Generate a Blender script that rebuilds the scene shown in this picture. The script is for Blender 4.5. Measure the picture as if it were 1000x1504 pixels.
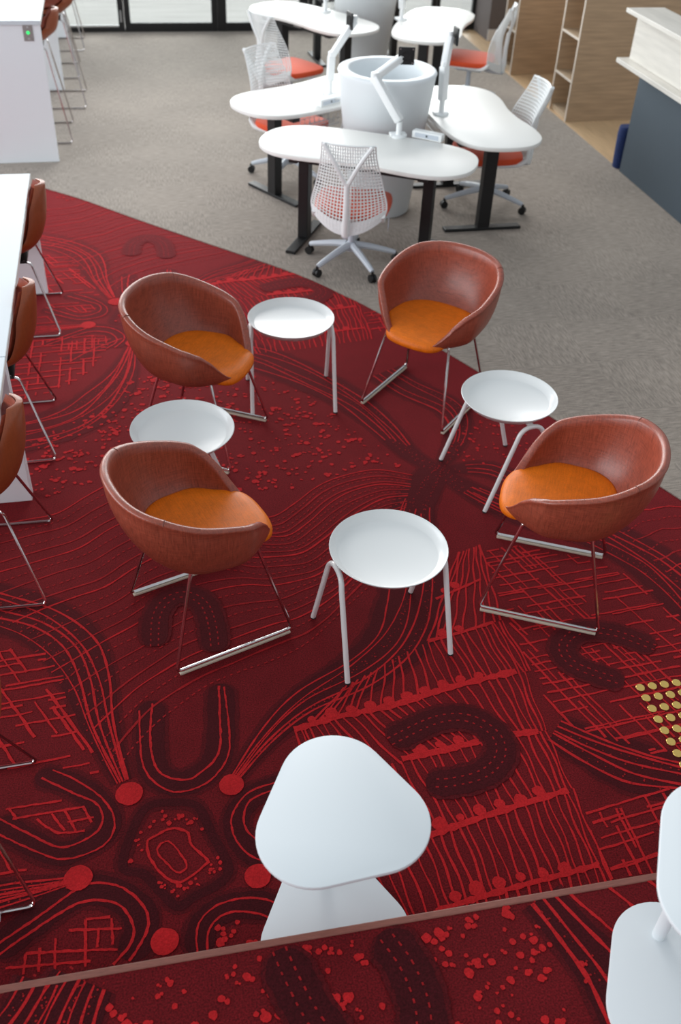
import bpy, bmesh, math, random
from mathutils import Vector, Matrix
PI = math.pi
R_ = math.radians
random.seed(7)
for o in list(bpy.data.objects): bpy.data.objects.remove(o, do_unlink=True)
sc = bpy.context.scene
COL = sc.collection

# ------------------------------------------------------------------ camera
# world: X runs along the glazed back wall, Y towards it, Z up; the camera stands on the upper landing
CAM_H, PITCH, ROLL, YAW, FPX = 2.80, R_(38.946), R_(2.802), R_(13.0), 1420.35
def _rot(v): return Vector((v[0]*math.cos(YAW)+v[1]*math.sin(YAW), -v[0]*math.sin(YAW)+v[1]*math.cos(YAW), v[2]))
_fw = Vector((0, math.cos(PITCH), -math.sin(PITCH))); _up = Vector((0, math.sin(PITCH), math.cos(PITCH))); _rt = Vector((1, 0, 0))
FW = _rot(_fw); RT = _rot(math.cos(ROLL)*_rt+math.sin(ROLL)*_up); UP = _rot(-math.sin(ROLL)*_rt+math.cos(ROLL)*_up)
cd = bpy.data.cameras.new('camera'); cam = bpy.data.objects.new('camera', cd); COL.objects.link(cam)
m3 = Matrix((RT, UP, -FW)).transposed()
cam.matrix_world = Matrix.Translation((0, 0, CAM_H)) @ m3.to_4x4()
cd.sensor_fit = 'VERTICAL'; cd.sensor_height = 36.0; cd.sensor_width = 24.0; cd.lens = FPX/1504*36.0
cd.clip_end = 200; cd.dof.use_dof = True; cd.dof.focus_distance = 3.35; cd.dof.aperture_fstop = 2.6
sc.camera = cam
def floor_pt(x, y, z=0.0):
    """the point of a level surface that a spot of the carpet survey sheet stands for"""
    d = FW+((x-500)/FPX)*RT-((y-752)/FPX)*UP
    t = (z-CAM_H)/d.z
    return (t*d.x, t*d.y)

# ------------------------------------------------------------------ light
w = bpy.data.worlds.new('daylight'); sc.world = w; w.use_nodes = True
bg = w.node_tree.nodes['Background']; bg.inputs[0].default_value = (0.86, 0.94, 1.0, 1); bg.inputs[1].default_value = 0.63
def area(name, loc, rot, sx, sy, power, col):
    l = bpy.data.lights.new(name, 'AREA'); l.shape = 'RECTANGLE'; l.size = sx; l.size_y = sy; l.energy = power; l.color = col
    o = bpy.data.objects.new(name, l); COL.objects.link(o); o.location = loc; o.rotation_euler = rot
    return o
area('window_daylight', (0.6, 15.0, 3.4), (R_(-76), 0, 0), 11.0, 5.0, 1500, (1.0, 0.98, 0.96))
area('side_window_daylight', (-9.5, 4.5, 3.4), (0, R_(-78), 0), 5.0, 15.0, 1150, (0.93, 0.97, 1.0))
sc.view_settings.view_transform = 'Standard'; sc.view_settings.look = 'None'
sc.view_settings.exposure = 0.0; sc.view_settings.gamma = 1.0; sc.view_settings.use_curve_mapping = False

# ------------------------------------------------------------------ materials
def s2l(c): return tuple(((v/255)/12.92 if v/255 <= 0.04045 else ((v/255+0.055)/1.055)**2.4) for v in c)
MATS = {}
def mat(name, rgb, rough=0.5, metal=0.0, spec=0.5, noise=None, bump=None, sheen=0.0, coat=0.0, emit=None):
    """noise = (scale, amount, stretch xyz) colour grain; bump = (scale, strength, distance)"""
    m = bpy.data.materials.new(name); m.use_nodes = True; nt = m.node_tree; p = nt.nodes['Principled BSDF']
    c = s2l(rgb)+(1,)
    p.inputs['Base Color'].default_value = c; p.inputs['Roughness'].default_value = rough; p.inputs['Metallic'].default_value = metal
    p.inputs['Specular IOR Level'].default_value = spec
    if sheen: p.inputs['Sheen Weight'].default_value = sheen; p.inputs['Sheen Roughness'].default_value = 0.5
    if coat: p.inputs['Coat Weight'].default_value = coat; p.inputs['Coat Roughness'].default_value = 0.15
    tc = nt.nodes.new('ShaderNodeTexCoord')
    if noise:
        mp = nt.nodes.new('ShaderNodeMapping'); mp.inputs['Scale'].default_value = noise[2] if len(noise) > 2 else (1, 1, 1)
        nt.links.new(tc.outputs['Object'], mp.inputs[0])
        n = nt.nodes.new('ShaderNodeTexNoise'); n.inputs['Scale'].default_value = noise[0]; n.inputs['Detail'].default_value = 3
        nt.links.new(mp.outputs[0], n.inputs['Vector'])
        r = nt.nodes.new('ShaderNodeMapRange'); r.inputs[1].default_value = 0.3; r.inputs[2].default_value = 0.7
        r.inputs[3].default_value = 1-noise[1]; r.inputs[4].default_value = 1+noise[1]; nt.links.new(n.outputs[0], r.inputs[0])
        mx = nt.nodes.new('ShaderNodeMix'); mx.data_type = 'RGBA'; mx.blend_type = 'MULTIPLY'; mx.inputs[0].default_value = 1
        mx.inputs[6].default_value = c; nt.links.new(r.outputs[0], mx.inputs[7]); nt.links.new(mx.outputs[2], p.inputs['Base Color'])
    if bump:
        n2 = nt.nodes.new('ShaderNodeTexNoise'); n2.inputs['Scale'].default_value = bump[0]; nt.links.new(tc.outputs['Object'], n2.inputs['Vector'])
        b = nt.nodes.new('ShaderNodeBump'); b.inputs['Strength'].default_value = bump[1]; b.inputs['Distance'].default_value = bump[2]
        nt.links.new(n2.outputs[0], b.inputs['Height']); nt.links.new(b.outputs[0], p.inputs['Normal'])
    if emit: p.inputs['Emission Color'].default_value = s2l(emit[0])+(1,); p.inputs['Emission Strength'].default_value = emit[1]
    MATS[name] = m
    return m
def woven(name, rgb, rough, amt, spec=0.5):
    """coated woven cloth: two crossed streak noises"""
    m = mat(name, rgb, rough, spec=spec); nt = m.node_tree; p = nt.nodes['Principled BSDF']
    tc = nt.nodes.new('ShaderNodeTexCoord'); outs = []
    for sca in ((18, 18, 300), (190, 190, 16), (240, 20, 20)):
        mp = nt.nodes.new('ShaderNodeMapping'); mp.inputs['Scale'].default_value = sca; nt.links.new(tc.outputs['Object'], mp.inputs[0])
        n = nt.nodes.new('ShaderNodeTexNoise'); n.inputs['Scale'].default_value = 1; n.inputs['Detail'].default_value = 2
        nt.links.new(mp.outputs[0], n.inputs['Vector']); outs.append(n.outputs[0])
    a = nt.nodes.new('ShaderNodeMath'); a.operation = 'ADD'; nt.links.new(outs[0], a.inputs[0]); nt.links.new(outs[1], a.inputs[1])
    a2 = nt.nodes.new('ShaderNodeMath'); a2.operation = 'ADD'; nt.links.new(a.outputs[0], a2.inputs[0]); nt.links.new(outs[2], a2.inputs[1])
    r = nt.nodes.new('ShaderNodeMapRange'); r.inputs[1].default_value = 1.1; r.inputs[2].default_value = 1.9
    r.inputs[3].default_value = 1-amt; r.inputs[4].default_value = 1+amt; nt.links.new(a2.outputs[0], r.inputs[0])
    mx = nt.nodes.new('ShaderNodeMix'); mx.data_type = 'RGBA'; mx.blend_type = 'MULTIPLY'; mx.inputs[0].default_value = 1
    mx.inputs[6].default_value = s2l(rgb)+(1,); nt.links.new(r.outputs[0], mx.inputs[7]); nt.links.new(mx.outputs[2], p.inputs['Base Color'])
    b = nt.nodes.new('ShaderNodeBump'); b.inputs['Strength'].default_value = 0.25; b.inputs['Distance'].default_value = 0.001
    nt.links.new(a2.outputs[0], b.inputs['Height']); nt.links.new(b.outputs[0], p.inputs['Normal'])
    return m
woven('leather', (147, 70, 51), 0.36, 0.3, 0.6)
woven('leather_dining', (150, 72, 36), 0.40, 0.14, 0.5)
woven('orange_cloth', (222, 110, 8), 0.5, 0.17, 0.35)
mat('seam', (104, 52, 40), 0.6)
mat('chrome', (205, 200, 200), 0.12, 1.0)
mat('glide', (222, 212, 192), 0.3, 0.2, 0.6)
mat('white_gloss', (230, 231, 230), 0.3, coat=0.25)
mat('white_satin', (226, 231, 234), 0.5)
mat('white_laminate', (206, 214, 220), 0.5)
mat('white_top', (238, 237, 233), 0.42)
mat('table_edge', (222, 222, 218), 0.5)
mat('panel_white', (232, 236, 240), 0.5)
mat('plastic_white', (238, 240, 240), 0.45)
mat('plastic_grey', (196, 203, 212), 0.42)
mat('black_metal', (16, 16, 18), 0.45)
mat('black_plastic', (12, 12, 13), 0.5)
mat('seat_orange', (226, 78, 30), 0.75, sheen=0.2, noise=(400, 0.12))
mat('gold', (226, 190, 110), 0.28, 1.0)
mat('grey_paint', (72, 84, 94), 0.6)
mat('wall_grey', (108, 100, 98), 0.8)
mat('skirting', (225, 222, 218), 0.5)
mat('steel', (150, 148, 146), 0.35, 0.9)
mat('green_led', (40, 220, 110), 0.4, emit=((40, 230, 110), 1.2))
mat('blue_cloth', (28, 48, 98), 0.85, noise=(60, 0.25))
mat('paper', (222, 224, 236), 0.7)
mat('cable', (205, 206, 206), 0.5)
mat('cable_dark', (70, 75, 80), 0.5)
mat('rubber', (30, 30, 32), 0.8)
mat('nosing', (136, 82, 70), 0.5, noise=(40, 0.18, (1, 14, 14)))
mat('wood_side', (176, 148, 118), 0.5, noise=(3.0, 0.16, (1, 1, 16)))
mat('wood_edge', (216, 204, 190), 0.5)
mat('wood_inner', (186, 164, 138), 0.5, noise=(3.0, 0.12, (1, 1, 16)))
mat('wood_pale', (214, 210, 202), 0.45, noise=(2.5, 0.1, (8, 1, 10)))
mat('plank', (204, 172, 134), 0.45, noise=(4, 0.1, (10, 1, 1)))
mat('alu', (190, 192, 194), 0.3, 1.0)
mat('paving', (112, 111, 109), 0.8, noise=(1.2, 0.12, (1, 6, 1)))
g = bpy.data.materials.new('glass'); g.use_nodes = True; nt = g.node_tree; nt.nodes.clear()
o_ = nt.nodes.new('ShaderNodeOutputMaterial'); t_ = nt.nodes.new('ShaderNodeBsdfTransparent'); gl = nt.nodes.new('ShaderNodeBsdfGlossy'); gl.inputs['Roughness'].default_value = 0.02
fr = nt.nodes.new('ShaderNodeFresnel'); fr.inputs[0].default_value = 1.45; mxs = nt.nodes.new('ShaderNodeMixShader'); t_.inputs[0].default_value = (0.93, 0.96, 0.96, 1)
nt.links.new(fr.outputs[0], mxs.inputs[0]); nt.links.new(t_.outputs[0], mxs.inputs[1]); nt.links.new(gl.outputs[0], mxs.inputs[2]); nt.links.new(mxs.outputs[0], o_.inputs[0]); MATS['glass'] = g

def carpet(name, rgb, amt=0.35, sheen=0.25, speck=None):
    """cut-pile carpet: tuft-sized speckle plus slow blotches"""
    m = mat(name, rgb, 0.95, spec=0.15, sheen=sheen); nt = m.node_tree; p = nt.nodes['Principled BSDF']
    p.inputs['Sheen Tint'].default_value = s2l(speck or rgb)+(1,)
    tc = nt.nodes.new('ShaderNodeTexCoord')
    n = nt.nodes.new('ShaderNodeTexNoise'); n.inputs['Scale'].default_value = 190; n.inputs['Detail'].default_value = 3; nt.links.new(tc.outputs['Object'], n.inputs['Vector'])
    n2 = nt.nodes.new('ShaderNodeTexNoise'); n2.inputs['Scale'].default_value = 9; n2.inputs['Detail'].default_value = 3; nt.links.new(tc.outputs['Object'], n2.inputs['Vector'])
    r = nt.nodes.new('ShaderNodeMapRange'); r.inputs[1].default_value = 0.3; r.inputs[2].default_value = 0.7; r.inputs[3].default_value = 1-amt; r.inputs[4].default_value = 1+amt
    nt.links.new(n.outputs[0], r.inputs[0])
    r2 = nt.nodes.new('ShaderNodeMapRange'); r2.inputs[1].default_value = 0.3; r2.inputs[2].default_value = 0.7; r2.inputs[3].default_value = 0.9; r2.inputs[4].default_value = 1.1
    nt.links.new(n2.outputs[0], r2.inputs[0])
    mu = nt.nodes.new('ShaderNodeMath'); mu.operation = 'MULTIPLY'; nt.links.new(r.outputs[0], mu.inputs[0]); nt.links.new(r2.outputs[0], mu.inputs[1])
    mx = nt.nodes.new('ShaderNodeMix'); mx.data_type = 'RGBA'; mx.blend_type = 'MULTIPLY'; mx.inputs[0].default_value = 1
    mx.inputs[6].default_value = s2l(rgb)+(1,); nt.links.new(mu.outputs[0], mx.inputs[7]); nt.links.new(mx.outputs[2], p.inputs['Base Color'])
    b = nt.nodes.new('ShaderNodeBump'); b.inputs['Strength'].default_value = 0.5; b.inputs['Distance'].default_value = 0.002
    nt.links.new(n.outputs[0], b.inputs['Height']); nt.links.new(b.outputs[0], p.inputs['Normal'])
    return m
TINT = (196, 70, 74)
carpet('carpet_base', (92, 13, 19), 0.6, 0.8, TINT)
carpet('carpet_dark', (50, 8, 14), 0.55, 0.8, TINT)
carpet('carpet_shade', (70, 10, 16), 0.6, 0.8, TINT)
carpet('carpet_line', (176, 28, 32), 0.22, 0.8, TINT)
carpet('carpet_soft', (146, 24, 28), 0.25, 0.8, TINT)

def grey_carpet():
    """carpet tiles, half a metre each, laid quarter-turned; the pile of each runs its own way"""
    m = mat('carpet_grey', (142, 131, 121), 0.95, spec=0.15, sheen=0.35); nt = m.node_tree; p = nt.nodes['Principled BSDF']
    p.inputs['Sheen Tint'].default_value = (0.8, 0.76, 0.72, 1)
    tc = nt.nodes.new('ShaderNodeTexCoord')
    ck = nt.nodes.new('ShaderNodeTexChecker'); ck.inputs['Scale'].default_value = 2.0; ck.inputs[1].default_value = (0, 0, 0, 1); ck.inputs[2].default_value = (1, 1, 1, 1)
    nt.links.new(tc.outputs['Object'], ck.inputs['Vector'])
    vals = []
    for s in ((14, 120, 1), (120, 14, 1)):
        mp = nt.nodes.new('ShaderNodeMapping'); mp.inputs['Scale'].default_value = s; nt.links.new(tc.outputs['Object'], mp.inputs[0])
        n = nt.nodes.new('ShaderNodeTexNoise'); n.inputs['Scale'].default_value = 1; n.inputs['Detail'].default_value = 4; nt.links.new(mp.outputs[0], n.inputs['Vector']); vals.append(n.outputs[0])
    mf = nt.nodes.new('ShaderNodeMix'); mf.data_type = 'FLOAT'; nt.links.new(ck.outputs[1], mf.inputs[0]); nt.links.new(vals[0], mf.inputs[2]); nt.links.new(vals[1], mf.inputs[3])
    fine = nt.nodes.new('ShaderNodeTexNoise'); fine.inputs['Scale'].default_value = 260; nt.links.new(tc.outputs['Object'], fine.inputs['Vector'])
    big = nt.nodes.new('ShaderNodeTexNoise'); big.inputs['Scale'].default_value = 1.3; nt.links.new(tc.outputs['Object'], big.inputs['Vector'])
    ad = nt.nodes.new('ShaderNodeMath'); ad.operation = 'ADD'; nt.links.new(mf.outputs[0], ad.inputs[0])
    h = nt.nodes.new('ShaderNodeMath'); h.operation = 'MULTIPLY'; h.inputs[1].default_value = 0.5; nt.links.new(fine.outputs[0], h.inputs[0]); nt.links.new(h.outputs[0], ad.inputs[1])
    ad2 = nt.nodes.new('ShaderNodeMath'); ad2.operation = 'ADD'; nt.links.new(ad.outputs[0], ad2.inputs[0])
    h2 = nt.nodes.new('ShaderNodeMath'); h2.operation = 'MULTIPLY'; h2.inputs[1].default_value = 0.3; nt.links.new(big.outputs[0], h2.inputs[0]); nt.links.new(h2.outputs[0], ad2.inputs[1])
    r = nt.nodes.new('ShaderNodeMapRange'); r.inputs[1].default_value = 0.72; r.inputs[2].default_value = 1.08; r.inputs[3].default_value = 0.66; r.inputs[4].default_value = 1.32
    nt.links.new(ad2.outputs[0], r.inputs[0])
    mx = nt.nodes.new('ShaderNodeMix'); mx.data_type = 'RGBA'; mx.blend_type = 'MULTIPLY'; mx.inputs[0].default_value = 1
    mx.inputs[6].default_value = s2l((142, 131, 121))+(1,); nt.links.new(r.outputs[0], mx.inputs[7]); nt.links.new(mx.outputs[2], p.inputs['Base Color'])
grey_carpet()

# ------------------------------------------------------------------ mesh helpers
class MB:
    def __init__(s): s.v = []; s.f = []
    def add(s, vs, fs):
        k = len(s.v); s.v += [tuple(v) for v in vs]; s.f += [tuple(i+k for i in f) for f in fs]; return s
    def box(s, x0, x1, y0, y1, z0, z1, b=0.0):
        if b <= 0:
            return s.add([(x0,y0,z0),(x1,y0,z0),(x1,y1,z0),(x0,y1,z0),(x0,y0,z1),(x1,y0,z1),(x1,y1,z1),(x0,y1,z1)],
                         [(0,3,2,1),(4,5,6,7),(0,1,5,4),(1,2,6,5),(2,3,7,6),(3,0,4,7)])
        bm = bmesh.new(); bmesh.ops.create_cube(bm, size=1.0)
        for q in bm.verts: q.co = Vector((x0+(q.co.x+.5)*(x1-x0), y0+(q.co.y+.5)*(y1-y0), z0+(q.co.z+.5)*(z1-z0)))
        bmesh.ops.bevel(bm, geom=list(bm.edges), offset=b, segments=2, profile=0.5, affect='EDGES')
        bm.verts.index_update(); s.add([q.co for q in bm.verts], [[q.index for q in f.verts] for f in bm.faces]); bm.free(); return s
    def tube(s, pts, r, n=8, cap=True, closed=False):
        P = [Vector(p) for p in pts]; N = len(P); rr = r if isinstance(r, (list, tuple)) else [r]*N
        T = []
        for i in range(N):
            a = P[i-1] if (i > 0 or closed) else P[i]; b = P[(i+1) % N] if (i < N-1 or closed) else P[i]
            d = (b-a); T.append(d.normalized() if d.length > 1e-9 else Vector((0, 0, 1)))
        ref = Vector((0, 0, 1)) if abs(T[0].z) < 0.9 else Vector((1, 0, 0))
        u = (ref-T[0]*ref.dot(T[0])).normalized(); vs = []
        for i in range(N):
            u = (u-T[i]*u.dot(T[i])).normalized(); w2 = T[i].cross(u)
            for k in range(n):
                a = 2*PI*k/n; vs.append(P[i]+rr[i]*(math.cos(a)*u+math.sin(a)*w2))
        fs = []
        for i in range(N if closed else N-1):
            j = (i+1) % N
            for k in range(n): fs.append((i*n+k, i*n+(k+1) % n, j*n+(k+1) % n, j*n+k))
        if cap and not closed: fs.append(tuple(range(n-1, -1, -1))); fs.append(tuple((N-1)*n+k for k in range(n)))
        return s.add(vs, fs)
    def lathe(s, prof, n=32, cx=0, cy=0, closed=False):
        vs = [(cx+r*math.cos(2*PI*k/n), cy+r*math.sin(2*PI*k/n), z) for r, z in prof for k in range(n)]
        fs = [(i*n+k, i*n+(k+1) % n, (i+1)*n+(k+1) % n, (i+1)*n+k) for i in range(len(prof)-1) for k in range(n)]
        if prof[0][0] > 1e-6: fs.append(tuple(range(n-1, -1, -1)))
        if prof[-1][0] > 1e-6: fs.append(tuple((len(prof)-1)*n+k for k in range(n)))
        return s.add(vs, fs)
    def prism(s, out, z0, z1, b=0.0):
        """outline (counter-clockwise) extruded, with a small rounded arris b"""
        n = len(out)
        def inset(d):
            q = []
            for i in range(n):
                a, c, e = out[i-1], out[i], out[(i+1) % n]
                n1 = Vector((c[1]-a[1], a[0]-c[0])).normalized(); n2 = Vector((e[1]-c[1], c[0]-e[0])).normalized(); m = (n1+n2)
                m = m.normalized() if m.length > 1e-6 else n1
                q.append((c[0]-m.x*d, c[1]-m.y*d))
            return q
        rings = [(out, z0), (out, z1)] if b <= 0 else [(inset(b), z0), (inset(b*.3), z0+b*.3), (out, z0+b), (out, z1-b), (inset(b*.3), z1-b*.3), (inset(b), z1)]
        vs = [(p[0], p[1], z) for o, z in rings for p in o]
        fs = [(i*n+k, i*n+(k+1) % n, (i+1)*n+(k+1) % n, (i+1)*n+k) for i in range(len(rings)-1) for k in range(n)]
        fs.append(tuple(range(n-1, -1, -1))); fs.append(tuple((len(rings)-1)*n+k for k in range(n)))
        return s.add(vs, fs)
    def build(s, name, mt, parent=None, smooth=True, kind=None, sharp=40):
        me = bpy.data.meshes.new(name); me.from_pydata(s.v, [], s.f); me.update()
        me.materials.append(MATS[mt])
        bm = bmesh.new(); bm.from_mesh(me); bmesh.ops.recalc_face_normals(bm, faces=bm.faces)
        if smooth:
            for f in bm.faces: f.smooth = True
            for e in bm.edges:
                if len(e.link_faces) == 2 and e.calc_face_angle(0) > R_(sharp): e.smooth = False
        bm.to_mesh(me); bm.free()
        o = bpy.data.objects.new(name, me); COL.objects.link(o)
        if parent: o.parent = parent
        if kind: o['kind'] = kind
        return o
def fillet(pts, r, n=6):
    P = [Vector(p) for p in pts]; out = [P[0]]
    for i in range(1, len(P)-1):
        a = (P[i-1]-P[i]); c = (P[i+1]-P[i]); d = min(r, a.length*.49, c.length*.49)
        A = P[i]+a.normalized()*d; C = P[i]+c.normalized()*d
        for k in range(n+1):
            t = k/n; out.append((1-t)**2*A+2*t*(1-t)*P[i]+t*t*C)
    out.append(P[-1]); return out
def spline(pts, n=8, closed=False):
    P = [Vector(p) for p in pts]; N = len(P); out = []
    for i in range(N if closed else N-1):
        p0 = P[i-1] if (i > 0 or closed) else P[i]; p1 = P[i]; p2 = P[(i+1) % N]; p3 = P[(i+2) % N] if (i+2 < N or closed) else P[(i+1) % N]
        for k in range(n):
            t = k/n; out.append(0.5*((2*p1)+(p2-p0)*t+(2*p0-5*p1+4*p2-p3)*t*t+(3*p1-p0-3*p2+p3)*t**3))
    if not closed: out.append(P[-1])
    return out
def sst(a, b, x):
    t = max(0.0, min(1.0, (x-a)/(b-a))); return t*t*(3-2*t)
def tag(o, label, cat, group=None):
    o['label'] = label; o['category'] = cat
    if group: o['group'] = group
    return o
def thing(name, label, cat, loc=(0, 0, 0), rz=0.0, group=None):
    o = bpy.data.objects.new(name, None); COL.objects.link(o); o.location = loc; o.rotation_euler = (0, 0, R_(rz)); o.empty_display_size = 0.1
    return tag(o, label, cat, group)
def copy_tree(o, parent=None):
    c = o.copy(); COL.objects.link(c)
    if parent: c.parent = parent
    for ch in list(o.children): copy_tree(ch, c)
    return c
def place(proto, first, loc, rz, label, group=None):
    o = proto if first else copy_tree(proto)
    o.location = loc; o.rotation_euler = (0, 0, R_(rz)); o['label'] = label
    if group: o['group'] = group
    return o
def struct(o): o['kind'] = 'structure'; return o
ZG = 0.006          # top of the grey carpet tiles; the red carpet lies at 0
STEP = 0.20         # height of the landing

# ------------------------------------------------------------------ the setting
EDGE = spline([(-2.6, 9.4), (-1.4, 8.22), (-0.718, 7.579), (-0.412, 7.301), (-0.026, 6.886), (0.379, 6.471), (0.717, 6.132), (0.995, 5.837), (1.21, 5.544), (1.40, 5.25), (1.793, 4.507), (2.088, 3.902), (2.408, 3.219), (2.80, 2.35), (3.35, 1.10)], 6)
red = struct(MB().box(-4.6, 5.4, -2.0, 10.5, -0.05, 0.0).build('floor_red_carpet', 'carpet_base', smooth=False))
grey_out = [(4.0, 1.10), (4.0, 12.36), (-4.6, 12.36), (-4.6, 9.4)]+[(p.x, p.y) for p in EDGE]
struct(MB().prism(grey_out, -0.004, ZG).build('floor_grey_carpet', 'carpet_grey', smooth=False))
struct(MB().box(4.0, 8.0, 1.10, 12.36, -0.05, -0.004).build('floor_timber_base', 'plank', smooth=False))
fl_t = bpy.data.objects['floor_timber_base']
pk = MB().box(-0.079, 0.079, -0.6, 0.6, -0.004, ZG, 0.0015).build('plank', 'plank', fl_t, smooth=False)
first = True
for i in range(7):
    for j in range(6):
        q = pk if first else pk.copy()
        if not first: COL.objects.link(q)
        first = False
        q.location = (4.081+i*0.16, 5.6+j*1.202+(i % 3)*0.4, 0)
struct(MB().box(-4.6, 8.0, 12.56, 22.0, -0.06, -0.01).build('floor_paving_outside', 'paving', smooth=False))
landing = struct(MB().box(-3.2, 4.6, -1.6, 1.304, 0.0, STEP).build('floor_landing', 'carpet_base', smooth=False))
struct(MB().box(-3.2, 4.6, 1.304, 1.326, 0.0, STEP+0.003, 0.004).build('trim_1', 'nosing', smooth=False))

# back glazing: black framed doors and fixed lights
def pane(n, u0, u1, sw, rail=0.1):
    w_ = thing('window_%d' % n, 'x', 'x', (0, 12.36, 0)); del w_['label']; del w_['category']; w_['kind'] = 'structure'
    for a, b in ((u0, u0+sw), (u1-sw, u1)): MB().box(a, b, -0.03, 0.03, 0.0, 2.6, 0.003).build('stile', 'black_metal', w_, smooth=False)
    MB().box(u0+sw, u1-sw, -0.03, 0.03, ZG, rail, 0.003).build('bottom_rail', 'black_metal', w_, smooth=False)
    MB().box(u0+sw, u1-sw, -0.03, 0.03, 2.52, 2.6, 0.003).build('top_rail', 'black_metal', w_, smooth=False)
    MB().box(u0+sw, u1-sw, -0.005, 0.005, rail, 2.52).build('glass_pane', 'glass', w_, smooth=False)
    return w_
w1 = pane(1, -1.05, 0.038, 0.065, 0.06)
MB().box(-0.97, -0.03, -0.045, -0.031, 0.062, 0.082).build('kick_strip', 'alu', w1, smooth=False)
MB().tube([(0.003, -0.07, 0.12), (0.003, -0.07, 0.24)], 0.009).build('door_handle', 'alu', w1)
pane(2, 0.042, 1.10, 0.065); pane(3, 1.104, 2.16, 0.10); pane(4, 2.17, 3.72, 0.05); pane(5, 3.73, 4.22, 0.04); pane(6, -2.2, -1.06, 0.065)
struct(MB().box(4.22, 8.0, 11.80, 12.36, 0.0, 2.6).build('wall_back', 'wall_grey', smooth=False))
struct(MB().box(4.215, 8.0, 11.785, 11.80, ZG, 0.13, 0.003).build('baseboard_back', 'skirting', smooth=False))

# ------------------------------------------------------------------ carpet pattern (pieces of dyed pile inlaid in the red carpet)
band, line, soft, dots, halo = MB(), MB(), MB(), MB(), MB()
PERIOD = 3.6
def ribbon(mb, P, wd, z, jit=0.0):
    """flat strip of pile along plan points P"""
    n = len(P); vs = []; fs = []
    for i in range(n):
        a = P[max(i-1, 0)]; b = P[min(i+1, n-1)]; d = Vector((b[0]-a[0], b[1]-a[1])); d = d.normalized() if d.length > 1e-9 else Vector((1, 0))
        ww = (wd[i] if isinstance(wd, list) else wd)*0.5*(1+random.uniform(-jit, jit))
        vs += [(P[i][0]-d.y*ww, P[i][1]+d.x*ww, z), (P[i][0]+d.y*ww, P[i][1]-d.x*ww, z)]
    for i in range(n-1): fs.append((2*i, 2*i+1, 2*i+3, 2*i+2))
    mb.add(vs, fs)
def both(fn, v0=0): fn(0.0); fn(PERIOD)
def pts(px, z=0.0, n=6, closed=False):
    q = spline([Vector(floor_pt(x, y, z)+(0,)) for x, y in px], n, closed)
    return [(p.x, p.y) for p in q]+([(q[0].x, q[0].y)] if closed else [])
LZ = {'band': 0.0008, 'line': 0.0014, 'soft': 0.0012, 'dot': 0.0018}
ON = 0.0            # level the pattern is being laid on
REP = True          # repeat it one loom length further on
def lay(mb, P, wd, z, jit=0.0):
    z += random.uniform(0, .0003)
    ribbon(mb, P, wd, z+ON, jit)
    if REP: ribbon(mb, [(p[0]+0.02, p[1]+PERIOD) for p in P], wd, z+ON, jit)
def resample(P, step):
    out = [P[0]]; acc = 0
    for i in range(1, len(P)):
        a, b = Vector(P[i-1]), Vector(P[i]); L = (b-a).length
        while acc+L >= step and L > 1e-9:
            t = (step-acc)/L; a = a+(b-a)*t; out.append((a.x, a.y)); L = (b-a).length; acc = 0
        acc += L
    return out
def Ln(px, wd=0.009, mb=None, n=6, closed=False, wob=0.002):
    wd *= .8; P = resample(pts(px, ON, n, closed), 0.012)
    P = [(p[0]+random.uniform(-wob, wob)*.5, p[1]+random.uniform(-wob, wob)*.5) for p in P]
    if closed: P.append(P[0])
    if len(P) > 1: lay(mb or line, P, wd, LZ['line'], 0.3)
def Bd(px, wd, n=6, closed=False):
    P = resample(pts(px, ON, n, closed), 0.015); ends = not closed
    if closed: P.append(P[0])
    N = len(P); W_ = []
    for i in range(N):
        s_ = min(i, N-1-i)*0.015; r = wd/2
        W_.append(wd*(math.sqrt(max(0.05, 1-((r-s_)/r)**2)) if (ends and s_ < r) else 1.0))
    lay(band, P, W_, LZ['band'], 0.06); lay(halo, P, [w_+.028 for w_ in W_], LZ['band']-.0005, 0.06)
def blob(x, y, r, n=10, mb=None, z=None, rough=0.12):
    vs = [(x+r*(1+random.uniform(-rough, rough))*math.cos(2*PI*k/n), y+r*(1+random.uniform(-rough, rough))*math.sin(2*PI*k/n)) for k in range(n)]
    zz = (z if z is not None else LZ['dot'])+ON+random.uniform(0, .0006)
    (mb or dots).add([(p[0], p[1], zz) for p in vs], [tuple(range(n))])
    if REP: (mb or dots).add([(p[0]+0.02, p[1]+PERIOD, zz) for p in vs], [tuple(range(n))])
def Dt(px, r, **k):
    p = floor_pt(px[0], px[1], ON); blob(p[0], p[1], r, **k)
def offs(P, d):
    out = []
    for i in range(len(P)):
        a = P[max(i-1, 0)]; b = P[min(i+1, len(P)-1)]; t = Vector((b[0]-a[0], b[1]-a[1])).normalized(); out.append((P[i][0]-t.y*d, P[i][1]+t.x*d))
    return out
def dashes(P, step, ln, wd, mb=None):
    Q = resample(P, step)
    for i in range(0, len(Q)-1):
        a, b = Vector(Q[i]), Vector(Q[i+1]); d = (b-a).normalized(); lay(mb or soft, [tuple(a), tuple(a+d*ln*random.uniform(.7, 1.2))], wd, LZ['line'], 0.2)
def horseshoe(px, wd=0.105):
    """dark horseshoe with two rows of short red stitches, woven over whatever it crosses"""
    global LZ
    keep = dict(LZ); LZ['band'] += .0022; LZ['line'] += .0022
    Bd(px, wd); P = pts(px, ON)
    for d in (-wd*.15, wd*.15): dashes(offs(P, d), 0.030, 0.012, 0.0055)
    LZ.update(keep)
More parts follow.
